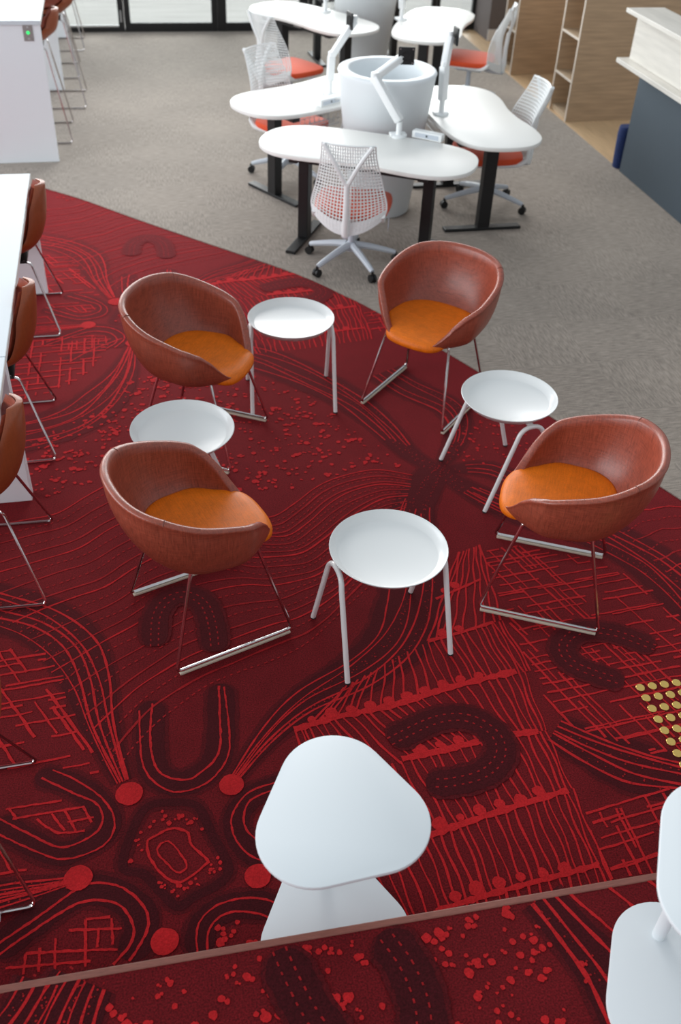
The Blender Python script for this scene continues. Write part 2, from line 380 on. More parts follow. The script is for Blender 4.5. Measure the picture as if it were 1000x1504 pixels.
def bundle(px, hw, nl, trim=(0, 0), dotted=True, wd=0.0075, bandw=None):
    """track: a dark band carrying nl drawn lines with specks between them; hw = half width at start, middle, end"""
    P = resample(pts(px, ON), 0.03); N = len(P)
    def h(i):
        t = i/(N-1); return hw[0]*(1-2*t)+hw[1]*2*t if t < .5 else hw[1]*(2-2*t)+hw[2]*(2*t-1)
    lay(band, P, [2.5*h(i) for i in range(N)], LZ['band'], 0.04); lay(halo, P, [2.5*h(i)+.03 for i in range(N)], LZ['band']-.0005, 0.05)
    T = []
    for i in range(N):
        a = P[max(i-1, 0)]; b = P[min(i+1, N-1)]; t = Vector((b[0]-a[0], b[1]-a[1])).normalized(); T.append((-t.y, t.x))
    for k in range(nl):
        f = -1+2*k/(nl-1); ph = random.uniform(0, 6)
        Q = [(P[i][0]+T[i][0]*h(i)*(f*.85+.13*math.sin(i*.19+ph)), P[i][1]+T[i][1]*h(i)*(f*.85+.13*math.sin(i*.19+ph))) for i in range(N)]
        i0 = int(N*(trim[0]+random.uniform(0, .06)*(trim[0] > 0))); i1 = N-int(N*(trim[1]+random.uniform(0, .06)*(trim[1] > 0)))
        lay(line, Q[i0:i1], wd*random.uniform(.6, 1.3), LZ['line'], 0.3)
        if dotted and k % 2 == 0 and k < nl-1:
            for i in range(0, N):
                for rep in range(2):
                    g_ = f*.85+(1.7/(nl-1))*random.uniform(.25, .75)
                    j = random.uniform(-.015, .015); blob(P[i][0]+T[i][0]*h(i)*g_+j, P[i][1]+T[i][1]*h(i)*g_+j, random.uniform(.002, .004), 5, soft)
def inside(p, poly):
    c = False; n = len(poly)
    for i in range(n):
        a, b = poly[i], poly[i-1]
        if (a[1] > p[1]) != (b[1] > p[1]) and p[0] < (b[0]-a[0])*(p[1]-a[1])/(b[1]-a[1])+a[0]: c = not c
    return c
def scatter(px, count, r0, r1, mb=None):
    poly = [floor_pt(x, y, ON) for x, y in px]; xs = [p[0] for p in poly]; ys = [p[1] for p in poly]; k = 0
    while k < count:
        p = (random.uniform(min(xs), max(xs)), random.uniform(min(ys), max(ys)))
        if not inside(p, poly): continue
        k += 1; r = random.uniform(r0, r1)*random.choice((.6, .8, 1, 1, 1.3)); blob(p[0], p[1], r, 9, mb, None, .2)
        if random.random() < .3: blob(p[0]+r*random.uniform(.8, 1.6), p[1]+r*random.uniform(-1, 1), r*.7, 8, mb, None, .2)
def ladder(top, bot, n, wd=0.007):
    """rungs drawn from one twig down to the next"""
    A = pts(top, ON); B = pts(bot, ON)
    for k in range(n):
        t = (k+random.uniform(-.18, .18))/(n-1); t = max(0, min(1, t)); a = A[int(t*(len(A)-1))]; b = B[int(t*(len(B)-1))]
        fa = t*(len(A)-1)-int(t*(len(A)-1)); i = min(int(t*(len(A)-1))+1, len(A)-1); a = (a[0]+(A[i][0]-a[0])*fa, a[1]+(A[i][1]-a[1])*fa)
        fb = t*(len(B)-1)-int(t*(len(B)-1)); i = min(int(t*(len(B)-1))+1, len(B)-1); b = (b[0]+(B[i][0]-b[0])*fb, b[1]+(B[i][1]-b[1])*fb)
        m = max(3, int(math.hypot(b[0]-a[0], b[1]-a[1])/.03)); ph = random.uniform(0, 6)
        lay(line, [(a[0]+(b[0]-a[0])*i/m+.004*math.sin(i*.9+ph), a[1]+(b[1]-a[1])*i/m) for i in range(m+1)], wd*random.uniform(.75, 1.25), LZ['line'], .3)
def clipline(a, b, poly, wd, mb, step=0.03, gap=0.0, wob=0.002):
    """one drawn line from a to b, kept where it lies inside poly"""
    a, b = Vector(a), Vector(b); L = (b-a).length; n = max(2, int(L/step)); run = []; on = True; nxt = random.randint(3, 10)
    for i in range(n+1):
        p = a+(b-a)*(i/n); q = (p.x+random.uniform(-wob, wob), p.y+random.uniform(-wob, wob))
        if gap and i >= nxt: on = not on; nxt = i+(random.randint(7, 24) if on else max(1, int(random.randint(2, 8)*gap*3)))
        if inside(q, poly) and on: run.append(q)
        else:
            if len(run) > 1: lay(mb, run, wd*random.uniform(.8, 1.2), LZ['line'], .3)
            run = []
    if len(run) > 1: lay(mb, run, wd, LZ['line'], .3)
def hatch(px, da, sp, wd=0.008, mb=None, gap=0.0, skip=0.0, vary=0.35):
    """a field of parallel lines; da = two sheet points giving their run"""
    poly = [floor_pt(x, y, ON) for x, y in px]; A, B = Vector(floor_pt(*da[0], ON)), Vector(floor_pt(*da[1], ON)); d = (B-A).normalized(); n_ = Vector((-d.y, d.x))
    c = Vector((sum(p[0] for p in poly)/len(poly), sum(p[1] for p in poly)/len(poly)))
    k = -1.6
    while k < 1.6:
        if random.random() >= skip: clipline(c+n_*k-d*1.8, c+n_*k+d*1.8+n_*random.uniform(-.03, .03), poly, wd, mb or line, gap=gap)
        k += sp*random.uniform(1-vary, 1+vary)
def branch(px, side=1, wd=0.027, buds=0.075):
    """thick uneven twig with round buds along one side"""
    P = resample(pts(px, ON), 0.02)
    lay(line, P, [wd*random.uniform(.7, 1.25) for _ in P], LZ['line']+.0003, 0.2)
    Q = resample(P, buds)
    for i in range(1, len(Q)-1):
        t = (Vector(Q[i+1])-Vector(Q[i])).normalized(); d = random.uniform(.016, .03)
        blob(Q[i][0]-t.y*d*side, Q[i][1]+t.x*d*side, random.uniform(.014, .027), 10)
def waves(lo, hi, nl, wd=0.007):
    """contour-like lines between two drawn edges, every second one stitched"""
    A = resample(pts(lo, ON), 0.03); B = resample(pts(hi, ON), 0.03); M = 60
    sa = [A[int(i*(len(A)-1)/M)] for i in range(M+1)]; sb = [B[int(i*(len(B)-1)/M)] for i in range(M+1)]
    for k in range(nl):
        t = k/(nl-1); ph = random.uniform(0, 6)
        Q = [(sa[i][0]*(1-t)+sb[i][0]*t, sa[i][1]*(1-t)+sb[i][1]*t+.006*math.sin(i*.35+ph)) for i in range(M+1)]
        Q = [tuple(p)[:2] for p in spline([Vector(q+(0,)) for q in Q[::4]], 5)]
        if k % 5 in (1, 3): dashes(Q, 0.028, 0.014, 0.006)
        else: lay(line if k % 5 == 0 else soft, Q, wd*random.uniform(.7, 1.2), LZ['line'], .35)

def pattern():
    # --- star flower: discs, centre, lobes
    for x, y, r in ((190, 1166, .046), (340, 1153, .042), (115, 1290, .044), (378, 1287, .042), (242, 1383, .042)): Dt((x, y), r, n=18, rough=.04, z=.0021)
    A = lambda L: [(x/2.381, 960+y/2.381) for x, y in L]
    Bd(A([(600, 520), (690, 535), (740, 630), (800, 745), (765, 805), (680, 850), (620, 885), (560, 830), (500, 770), (430, 750), (455, 640), (510, 540)]), .03, closed=True)
    Ln(A([(540, 640), (600, 612), (655, 625), (670, 670), (725, 722), (715, 742), (630, 800), (570, 775), (522, 710), (515, 660)]), .011, closed=True)
    Ln(A([(575, 658), (605, 668), (652, 735), (640, 760), (618, 766), (580, 730), (548, 690)]), .008, closed=True)
    scatter(A([(480, 640), (560, 550), (700, 570), (715, 650), (660, 610), (560, 600), (510, 640), (500, 700), (460, 740), (440, 720)]), 22, .004, .008)
    scatter(A([(730, 690), (775, 720), (770, 760), (690, 810), (620, 850), (550, 810), (540, 790), (640, 815), (730, 760)]), 24, .004, .008)
    Bd(A([(530, 165), (530, 380), (595, 450), (680, 440), (765, 350), (772, 105)]), .10)
    Ln(A([(487, 200), (490, 300), (500, 390), (540, 450), (610, 485), (700, 465), (760, 420), (800, 350), (800, 250), (783, 115)]), .008)
    Ln(A([(533, 175), (525, 280), (535, 370), (570, 425), (640, 442), (690, 425), (765, 345), (768, 200), (765, 105)]), .010)
    Bd(A([(125, 425), (260, 460), (360, 540), (375, 610), (300, 670), (205, 700), (90, 650), (-20, 585)]), .085)
    Ln(A([(145, 435), (260, 490), (330, 520), (358, 560), (350, 610), (300, 650), (210, 678), (100, 630), (-10, 575)]), .009)
    Ln(A([(185, 408), (260, 440), (350, 500), (398, 570), (390, 640), (330, 690), (220, 720), (120, 690), (-10, 630)]), .008)
    for L in ([(20, 545), (225, 513)], [(45, 578), (300, 535)], [(130, 578), (200, 628), (310, 618)], [(225, 545), (270, 630)], [(290, 535), (325, 600)], [(180, 560), (230, 625)], [(235, 590), (330, 572)], [(30, 540), (60, 580)]): Ln(A(L), .010, n=2)
    Bd(A([(-30, 1055), (120, 935), (260, 842), (370, 830), (470, 885), (495, 960), (440, 1090)]), .10)
    Ln(A([(-20, 1025), (150, 910), (230, 850), (290, 812), (350, 803), (430, 820), (500, 880), (520, 940), (500, 1000), (450, 1080)]), .010)
    Ln(A([(-20, 1065), (130, 960), (270, 875), (370, 865), (430, 890), (465, 950), (460, 1010), (395, 1090)]), .010)
    for L in ([(90, 1050), (250, 1040), (420, 1035)], [(240, 968), (430, 962)], [(20, 1100), (330, 1075)], [(300, 930), (395, 920)], [(90, 1050), (80, 1130)], [(195, 995), (190, 1130)], [(300, 930), (298, 1095)], [(390, 925), (395, 1030)], [(140, 1030), (135, 1120)], [(345, 960), (340, 1040)]): Ln(A(L), .010, n=2)
    Bd(A([(700, 1060), (705, 965), (760, 905), (850, 880), (960, 890), (1060, 950)]), .09)
    Ln(A([(690, 1050), (690, 960), (730, 900), (800, 865), (880, 855), (960, 870), (1060, 920)]), .008)
    Ln(A([(725, 1045), (730, 970), (770, 920), (830, 902), (920, 915), (1000, 960)]), .008)
    Bd(A([(1020, 450), (900, 490), (840, 545), (825, 600), (850, 665), (930, 720), (1040, 730)]), .085)
    Ln(A([(1000, 440), (880, 480), (830, 530), (808, 590), (830, 660), (890, 715), (1000, 740)]), .008)
    Ln(A([(990, 470), (920, 490), (870, 520), (852, 570), (865, 620), (930, 680)]), .008)
    scatter(A([(760, 960), (850, 930), (900, 960), (880, 1030), (760, 1050)]), 7, .007, .012)
    # --- tracks
    bundle([(-60, 880), (0, 893), (60, 912), (105, 948), (130, 1000), (147, 1062), (182, 1150)], (.10, .095, .022), 5)
    bundle([(347, 1140), (395, 1080), (450, 1030), (530, 985), (585, 935), (607, 870), (605, 790), (610, 740), (640, 690)], (.018, .115, .06), 5, (0, .13))
    bundle([(-60, 1330), (20, 1312), (70, 1302), (112, 1292)], (.05, .035, .012), 6)
    bundle([(640, 690), (600, 665), (560, 625), (510, 585), (430, 545), (350, 520), (230, 512)], (.03, .10, .12), 5, (.12, 0))
    bundle([(640, 690), (700, 725), (770, 755), (860, 775), (940, 815), (985, 850), (1040, 905)], (.03, .095, .11), 5, (.12, 0))
    bundle([(645, 690), (672, 640), (660, 600), (600, 570), (560, 545)], (.02, .07, .09), 4, (.2, 0))
    bundle([(650, 690), (720, 690), (780, 720)], (.02, .05, .05), 3, (.25, 0))
    bundle([(815, 1072), (870, 1100), (930, 1125), (1000, 1140), (1060, 1150)], (.055, .095, .06), 5)
    # --- horseshoes
    horseshoe([(572, 1090), (640, 1058), (690, 1056), (728, 1080), (735, 1110), (710, 1137), (660, 1150), (625, 1150)])
    horseshoe([(962, 952), (900, 930), (850, 928), (826, 950), (840, 975), (880, 992), (918, 1003)], .10)
    horseshoe([(227, 950), (230, 905), (248, 880), (275, 874), (300, 888), (312, 920), (316, 958)], .10)
    # --- ladder field with budding twigs
    ladder([(672, 812), (690, 806), (705, 800)], [(628, 942), (680, 928), (737, 911)], 9)
    ladder([(505, 1010), (628, 943), (737, 912)], [(455, 1066), (660, 1012), (780, 985)], 27)
    ladder([(432, 1072), (580, 1036), (770, 986)], [(470, 1155), (660, 1102), (802, 1073)], 29)
    ladder([(420, 1168), (600, 1115), (802, 1073)], [(460, 1280), (660, 1218), (840, 1158)], 31)
    ladder([(460, 1280), (660, 1218), (840, 1158)], [(500, 1375), (700, 1320), (886, 1268)], 31)
    ladder([(500, 1375), (700, 1320), (886, 1268)], [(530, 1440), (720, 1395), (910, 1330)], 29)
    branch([(432, 1072), (500, 1052), (580, 1035), (660, 1010), (762, 985)]); branch([(628, 942), (680, 928), (730, 912)], wd=.016)
    branch([(590, 1115), (660, 1100), (735, 1082), (795, 1074)]); branch([(560, 1255), (640, 1224), (740, 1190), (836, 1160)], wd=.024); branch([(640, 1338), (740, 1308), (880, 1270)], wd=.02)
    branch([(640, 880), (672, 866), (708, 850)], wd=.013, buds=.06)
    # --- grids
    def grid(poly, d1, d2, s1, s2, wd=.008, g=.12):
        hatch(poly, d1, s1, wd, None, .1, g, .5); hatch(poly, d2, s2, wd, None, .4, .1, .6)
    right = [(705, 808), (760, 800), (870, 822), (960, 862), (1060, 960), (1060, 1120), (960, 1110), (815, 1060), (780, 985), (740, 900)]
    grid(right, ((760, 1035), (1000, 985)), ((840, 880), (905, 940)), .034, .05)
    grid([(855, 1195), (1000, 1150), (1060, 1200), (1060, 1290), (900, 1300)], ((860, 1215), (960, 1185)), ((900, 1190), (940, 1270)), .036, .045)
    grid([(-60, 950), (70, 955), (98, 985), (105, 1030), (130, 1085), (150, 1140), (50, 1125), (-60, 1140)], ((0, 1030), (110, 1010)), ((60, 1050), (110, 1120)), .034, .05, .009)
    grid([(-60, 1250), (10, 1250), (60, 1280), (-60, 1310)], ((0, 1285), (60, 1275)), ((0, 1250), (20, 1290)), .05, .06)
    # --- contour field
    waves([(-80, 790), (0, 772), (90, 752), (150, 715), (230, 700), (320, 745), (400, 760), (470, 712), (540, 690), (610, 700)],
          [(180, 1120), (230, 1060), (300, 1010), (360, 985), (420, 960), (470, 930), (520, 880), (560, 840), (580, 800), (590, 770)], 24)
    waves([(900, 770), (940, 750), (1010, 745), (1080, 760)], [(1010, 870), (1040, 860), (1080, 850), (1120, 850)], 8)
    # --- spotted field
    scatter([(50, 640), (150, 600), (230, 545), (330, 540), (430, 570), (500, 610), (550, 650), (600, 690), (520, 690), (440, 715), (340, 735), (240, 690), (150, 705), (60, 735), (30, 700)], 640, .005, .012)
    scatter([(650, 660), (690, 610), (760, 600), (790, 660), (740, 690), (680, 680)], 80, .004, .010)
pattern()
# the part of the next loom length that the landing covers in the nearer one
REP = False
hatch([(10, 500), (90, 494), (168, 492), (162, 512), (125, 552), (90, 572), (30, 590), (0, 600)], ((40, 560), (120, 552)), .055, .010, None, .1, 0, .3)
hatch([(10, 500), (90, 494), (168, 492), (162, 512), (125, 552), (90, 572), (30, 590), (0, 600)], ((70, 505), (62, 575)), .075, .010, None, .1, 0, .3)
Bd([(98, 532), (130, 516), (165, 502), (185, 496)], .09); Ln([(105, 530), (135, 514), (180, 497)], .010)
bundle([(20, 640), (75, 628), (120, 610), (155, 582), (180, 548), (193, 508)], (.13, .11, .02), 6)
bundle([(205, 512), (235, 520), (300, 528), (350, 535)], (.02, .05, .06), 4)
scatter([(60, 650), (150, 610), (190, 560), (230, 540), (300, 560), (240, 600), (160, 650), (60, 700)], 60, .006, .012)
for nm, mb, mt in (('pattern_shade', halo, 'carpet_shade'), ('pattern_band', band, 'carpet_dark'), ('pattern_line', line, 'carpet_line'), ('pattern_stitch', soft, 'carpet_soft'), ('pattern_spot', dots, 'carpet_line')):
    mb.build(nm, mt, red, smooth=False, kind='stuff')
# the landing has its own piece of the same carpet
band, line, soft, dots, halo = MB(), MB(), MB(), MB(), MB(); ON = STEP; REP = False
scatter([(120, 1480), (380, 1395), (620, 1365), (760, 1330), (860, 1420), (900, 1504), (1000, 1600), (100, 1650)], 270, .006, .0115)
horseshoe([(410, 1395), (430, 1440), (470, 1510), (540, 1580), (610, 1560), (622, 1490), (598, 1420), (560, 1368)], .125)
bundle([(60, 1600), (90, 1500), (130, 1425)], (.12, .09, .07), 6); bundle([(0, 1540), (40, 1480), (60, 1440)], (.06, .05, .05), 4)
bundle([(795, 1318), (840, 1370), (890, 1430), (930, 1500)], (.05, .06, .07), 3, wd=.012)
for q in ([(835, 1312), (905, 1372)], [(890, 1300), (955, 1352)], [(945, 1288), (1000, 1330)]): Ln(q, .011, n=2)
for nm, mb, mt in (('pattern_shade', halo, 'carpet_shade'), ('pattern_band', band, 'carpet_dark'), ('pattern_line', line, 'carpet_line'), ('pattern_stitch', soft, 'carpet_soft'), ('pattern_spot', dots, 'carpet_line')):
    mb.build(nm, mt, landing, smooth=False, kind='stuff')

# ------------------------------------------------------------------ lounge tub chairs
def tub_chair():
    t = thing('tub_chair', '', 'chair', group='leather tub chairs set in a circle')
    N = 120; CX = -.055
    ZT = [(-.36, .746), (-.345, .745), (-.25, .729), (-.12, .685), (0, .650), (.08, .621), (.125, .588), (.16, .540), (.185, .494), (.207, .458), (.235, .440), (.3, .438)]
    def rim(ph):
        c, s = math.cos(ph), math.sin(ph); e = 2/2.5 if c > 0 else 2/2.25
        x = CX+(.288 if c > 0 else .288)*math.copysign(abs(c)**e, c); y = .302*math.copysign(abs(s)**e, s)
        y *= 1-.20*sst(.05, .23, x)
        return x, y
    def zr(x):
        for i in range(len(ZT)-1):
            if x <= ZT[i+1][0]:
                t = (x-ZT[i][0])/(ZT[i+1][0]-ZT[i][0]); return ZT[i][1]+(ZT[i+1][1]-ZT[i][1])*max(0, t)
        return ZT[-1][1]
    ZB = .425
    def fb(ph):
        c = math.cos(ph); return .62-.34*abs(c)**1.6 if c < 0 else .62+.26*c
    def wall(ph, s, ins):
        x, y = rim(ph); z1 = zr(x); f = fb(ph)+(1-fb(ph))*math.sin(s*PI/2)**.85
        L = math.hypot(x-CX, y); f2 = max(.05, f-ins/L)
        return (CX+(x-CX)*f2, y*f2, ZB+(z1-ZB)*(1-math.cos(s*PI/2))**.95+(.008 if ins else 0)*(1-s))
    rings = []
    rings.append([(CX+(rim(2*PI*k/N)[0]-CX)*.25, rim(2*PI*k/N)[1]*.3*(.75+.25*math.cos(2*PI*k/N)), .421) for k in range(N)])
    for i in range(15): rings.append([wall(2*PI*k/N, i/14, 0) for k in range(N)])
    def rimring(ins, dz):
        q = []
        for k in range(N):
            x, y = rim(2*PI*k/N); L = math.hypot(x-CX, y); k_ = 1-.65*sst(.15, .22, x); f = 1-ins*(k_ if ins < .03 else 1)/L; q.append((CX+(x-CX)*f, y*f, zr(x)+dz*k_))
        return q
    rings += [rimring(-.004, .006), rimring(.0, .014), rimring(.012, .018), rimring(.024, .013), rimring(.031, .003)]
    for i in range(13, 0, -1): rings.append([wall(2*PI*k/N, i/14, .032) for k in range(N)])
    vs = [p for r in rings for p in r]; fs = [(i*N+k, i*N+(k+1) % N, (i+1)*N+(k+1) % N, (i+1)*N+k) for i in range(len(rings)-1) for k in range(N)]
    fs.append(tuple(range(N-1, -1, -1))); fs.append(tuple((len(rings)-1)*N+k for k in range(N)))
    sh = MB().add(vs, fs).build('shell', 'leather', t, sharp=80)
    for sg in (1, -1):
        ph = sg*R_(128); q = [wall(ph, s/10, .0305) for s in range(5, 11)]; x, y = rim(ph); L = math.hypot(x-CX, y)
        for ins, dz in ((.024, .0135), (.012, .0185), (0, .0145), (-.004, .006)): f = 1-ins/L; q.append((CX+(x-CX)*f, y*f, zr(x)+dz))
        MB().tube(q, .0013, 5).build('seam', 'seam', sh)
    # seat pad, rolled over the front edge
    def edge(ph):
        x, y = rim(ph); L = math.hypot(x-CX, y); fr_ = sst(.15, .222, x)
        zi = .470; s = .0
        # radius fraction of the inner wall at seat height
        z1 = zr(x)
        q = min(1, max(0, (zi-ZB)/max(.03, (z1-ZB)))); sv = math.acos(1-min(1, q**(1/.95)))/(PI/2)
        f = fb(ph)+(1-fb(ph))*math.sin(sv*PI/2)**.85
        fin = f-(.030/L)*(1-fr_)+(.012/L)*fr_
        return CX+(x-CX)*fin, y*fin, fr_
    prof = [(0, .470, .470), (.3, .470, .471), (.6, .472, .473), (.8, .475, .474), (.92, .476, .469), (.97, .473, .460), (1.0, .463, .444), (1.0, .446, .428), (.97, .44, .420), (.85, .436, .418)]
    vs = []; 
    for f, zb, zf in prof[1:]:
        for k in range(N):
            x, y, fr_ = edge(2*PI*k/N); vs.append((CX+(x-CX)*f, y*f, zb*(1-fr_)+zf*fr_))
    M = len(prof)-1; fs = [(i*N+k, i*N+(k+1) % N, (i+1)*N+(k+1) % N, (i+1)*N+k) for i in range(M-1) for k in range(N)]
    fs.append(tuple(range(N-1, -1, -1))); fs.append(tuple((M-1)*N+k for k in range(N)))
    MB().add(vs, fs).build('seat_pad', 'orange_cloth', t, sharp=80)
    for sg in (1, -1):
        y0, y1 = .2425*sg, .165*sg
        P = fillet([(.10, y1, .435), (.13, y1+.01*sg, .440), (.245, y0, .0185), (-.245, y0, .0185), (-.13, y1+.01*sg, .440), (-.11, y1, .435)], .022)
        MB().tube(P, .0072, 8).build('sled_frame', 'chrome', t)
        MB().box(-.235, .235, y0-.010, y0+.010, 0, .0115, .003).build('glide', 'glide', t)
    MB().box(-.13, .13, -.15, .15, .414, .424, .004).build('mounting_plate', 'black_metal', t)
    return t
tub = tub_chair()
G = 'leather tub chairs set in a circle'
place(tub, True, (.13, 2.815, 0), 19, 'brown tub chair with orange seat, its high back hiding part of a round tray table', G)
place(tub, False, (1.543, 2.774, 0), 153.5, 'brown tub chair with orange seat nearest the brass floor studs', G)
place(tub, False, (1.41, 4.26, 0), 226, 'brown tub chair with orange seat in front of the mesh office chair', G)
place(tub, False, (.22, 4.07, 0), -29.4, 'brown tub chair with orange seat just behind the nearly hidden tray table', G)

# ------------------------------------------------------------------ round tray tables
def tray_table():
    t = thing('tray_table', '', 'side table', group='white round tray tables')
    H_ = .47; r = .2205
    MB().lathe([(.0, H_-.034), (.184, H_-.034), (.192, H_-.032), (.216, H_-.006), (r, H_), (r-.002, H_+.002), (r-.005, H_), (.211, H_-.007), (.190, H_-.0265), (.182, H_-.029), (0, H_-.029)], 64).build('tray_top', 'white_gloss', t, sharp=50)
    for sg in (1, -1):
        fx, fy = .217, .185
        P = fillet([(fx*sg, -fy, .006), (.205*sg, -.052, .425), (.205*sg, .052, .425), (fx*sg, fy, .006)], .075, 10)
        P = [Vector((p.x+sg*(.012*math.sin(PI*min(1, p.z/.42))), p.y, p.z)) for p in P]
        lg = MB().tube(P, .0105, 12).build('leg_hoop', 'white_gloss', t)
        for yy in (-fy, fy): MB().lathe([(0, 0), (.0108, 0), (.0108, .008), (0, .008)], 12, fx*sg, yy).build('foot_cap', 'rubber', lg)
        MB().box(min(.13*sg, .205*sg), max(.13*sg, .205*sg), -.012, .012, .420, .4345, .003).build('bracket', 'white_gloss', t)
    return t
tt = tray_table(); G = 'white round tray tables'
place(tt, True, (.785, 2.583, 0), 10.5, 'white round tray table standing alone in the middle of the chair circle', G)
place(tt, False, (1.578, 3.526, 0), 102, 'white round tray table overlapped by the arm of the chair near the brass studs', G)
place(tt, False, (.707, 4.391, 0), -3, 'white round tray table between the two tub chairs closest to the grey carpet', G)
place(tt, False, (.094, 3.468, 0), 90, 'white round tray table almost hidden behind the back of a tub chair', G)

# ------------------------------------------------------------------ three-cornered pedestal tables
def tri_outline(s=1.0):
    """rounded triangle: three arcs of radius r about the corner centres, counter-clockwise"""
    C = [(.078, -.042), (.0, .10), (-.084, -.053)]; r = .15; out = []
    for i in range(3):
        a, b, c = Vector(C[i-1]), Vector(C[i]), Vector(C[(i+1) % 3])
        d1 = (b-a).normalized(); d2 = (c-b).normalized(); a1 = math.atan2(-d1.x, d1.y); a2 = math.atan2(-d2.x, d2.y)
        while a2 < a1: a2 += 2*PI
        for k in range(17):
            a_ = a1+(a2-a1)*k/16; out.append(((b.x+r*math.cos(a_))*s, (b.y+r*math.sin(a_))*s))
    return out
def tri_table():
    t = thing('pedestal_table', '', 'side table', group='white three-cornered pedestal tables')
    MB().prism(tri_outline(), .571, .585, .003).build('table_top', 'white_satin', t)
    MB().prism(tri_outline(.98), 0, .012, .004).build('base_plate', 'white_satin', t)
    MB().tube([(0, .145, .01), (0, .145, .572)], .019, 20).build('pole', 'white_satin', t)
    MB().lathe([(.06, .560), (.06, .572)], 24, 0, .10).build('top_plate', 'white_satin', t)
    return t
tri = tri_table(); G = 'white three-cornered pedestal tables'
place(tri, True, (.375, 1.44, 0), 0, 'white pedestal table whose base is partly hidden by the timber step edge', G)
place(tri, False, (1.236, .995, STEP), 0, 'white pedestal table standing on the carpeted landing with its pole and base showing', G)

# ------------------------------------------------------------------ brass warning studs
st = tag(MB().lathe([(.0, .0), (.0175, .0), (.0175, .0025), (.0155, .0045), (.006, .0050), (0, .0050)], 20).build('warning_stud', 'gold'), 'round brass warning stud set in the red carpet before the step', 'floor stud', 'brass warning studs')
first = True
for i in range(6):
    for j in range(12):
        q = st if first else st.copy()
        if not first: COL.objects.link(q)
        first = False; q.location = (1.705+i*.05, 2.158-j*.0515, 0)

# ------------------------------------------------------------------ shell chairs at the tables
def shell_parts(t, zs, back):
    """one-piece bucket: seat, curved-up back; zs = seat height, back = height of the back above the seat"""
    prof = spline([Vector(p) for p in [(.225, 0, zs-.012), (.17, 0, zs+.004), (.06, 0, zs-.012), (-.08, 0, zs-.008), (-.170, 0, zs+.040), (-.218, 0, zs+back*.38), (-.240, 0, zs+back*.72), (-.246, 0, zs+back)]], 5)
    M = len(prof); K = 16
    def pt(i, k, off):
        p = prof[i]; a = i/(M-1); wv = -1+2*k/K
        hw = .205+.025*math.sin(min(1, a*1.6)*PI)-.075*sst(.50, 1.0, a)
        if a > .80: hw *= math.sqrt(max(.0, 1-((a-.80)/.205)**2*.86))
        if a < .10: hw *= .86+1.4*a
        d = prof[min(i+1, M-1)]-prof[max(i-1, 0)]; d.normalize(); nrm = Vector((d.z, 0, -d.x))
        if nrm.x < 0 and a > .6: nrm = -nrm
        curl = (.055*sst(.1, .4, a)+.02)*abs(wv)**2.2*(1-.45*sst(.8, 1, a))
        fwd = Vector((d.z, 0, -d.x)); fwd = -fwd if fwd.z < 0 and a < .4 else fwd
        n_in = Vector((d.z, 0, -d.x)); n_in = n_in if (n_in.z+n_in.x) > 0 else -n_in
        q = p+n_in*(curl+off)
        return (q.x, wv*(hw-abs(off)*0), q.z)
    T = .024
    inn = [[pt(i, k, T*.5*math.sqrt(max(0, 1-(abs(-1+2*k/K))**6))) for k in range(K+1)] for i in range(M)]
    out = [[pt(i, k, -T*.5*math.sqrt(max(0, 1-(abs(-1+2*k/K))**6))-.0005) for k in range(K+1)] for i in range(M)]
    def sheet(gr): return [p for r in gr for p in r], [(i*(K+1)+k, i*(K+1)+k+1, (i+1)*(K+1)+k+1, (i+1)*(K+1)+k) for i in range(M-1) for k in range(K)]
    vs, fs = sheet(out); a = MB().add(vs, fs)
    vs2, fs2 = sheet(inn); n0 = len(vs); vs_all = vs+vs2; fs_all = fs+[tuple(i+n0 for i in f) for f in fs2]
    for i in range(M-1):
        for k in (0, K): p, q = i*(K+1)+k, (i+1)*(K+1)+k; fs_all.append((p, q, q+n0, p+n0))
    for i in (0, M-1):
        for k in range(K): p, q = i*(K+1)+k, i*(K+1)+k+1; fs_all.append((p, q, q+n0, p+n0))
    MB().add(vs_all, fs_all).build('shell', 'leather_dining', t, sharp=85)
    # lining: a thin upholstered inner sheet of the darker cloth
    lin = [[(p[0]*1.0, p[1]*.93, p[2]) for p in r] for r in [[pt(i, k, T*.5+.003) for k in range(K+1)] for i in range(1, M-1)]]
    vs = [p for r in lin for p in r]; m2 = len(lin)
    MB().add(vs, [(i*(K+1)+k, i*(K+1)+k+1, (i+1)*(K+1)+k+1, (i+1)*(K+1)+k) for i in range(m2-1) for k in range(K)]).build('lining', 'leather', t, sharp=85)
def dining_chair():
    t = thing('shell_chair', '', 'chair'); shell_parts(t, .45, .355)
    for sg in (1, -1):
        y0, y1 = .268*sg, .15*sg
        P = fillet([(.09, y1, .415), (.12, y1, .41), (.235, y0, .007), (-.245, y0, .007), (-.13, y1, .40), (-.09, y1, .415)], .03)
        MB().tube(P, .0062, 8).build('sled_frame', 'chrome', t)
    MB().box(-.11, .11, -.16, .16, .405, .419, .004).build('mounting_plate', 'black_metal', t)
    return t
dc = dining_chair(); G = 'leather shell chairs along the low tables'
for i, (v, lab) in enumerate(((5.48, 'brown leather shell chair drawn up to the low white table end by the grey carpet'), (4.23, 'brown leather shell chair in the middle of the long side of the low white table'), (3.235, 'brown leather shell chair beside the white leg panel where the two low tables meet'),
                              (1.91, 'chrome sled shell chair at the low table close to the timber step'))):
    place(dc, i == 0, (-.752, v, 0), 180+(0, 1.5, -1, 2)[i], lab, G)
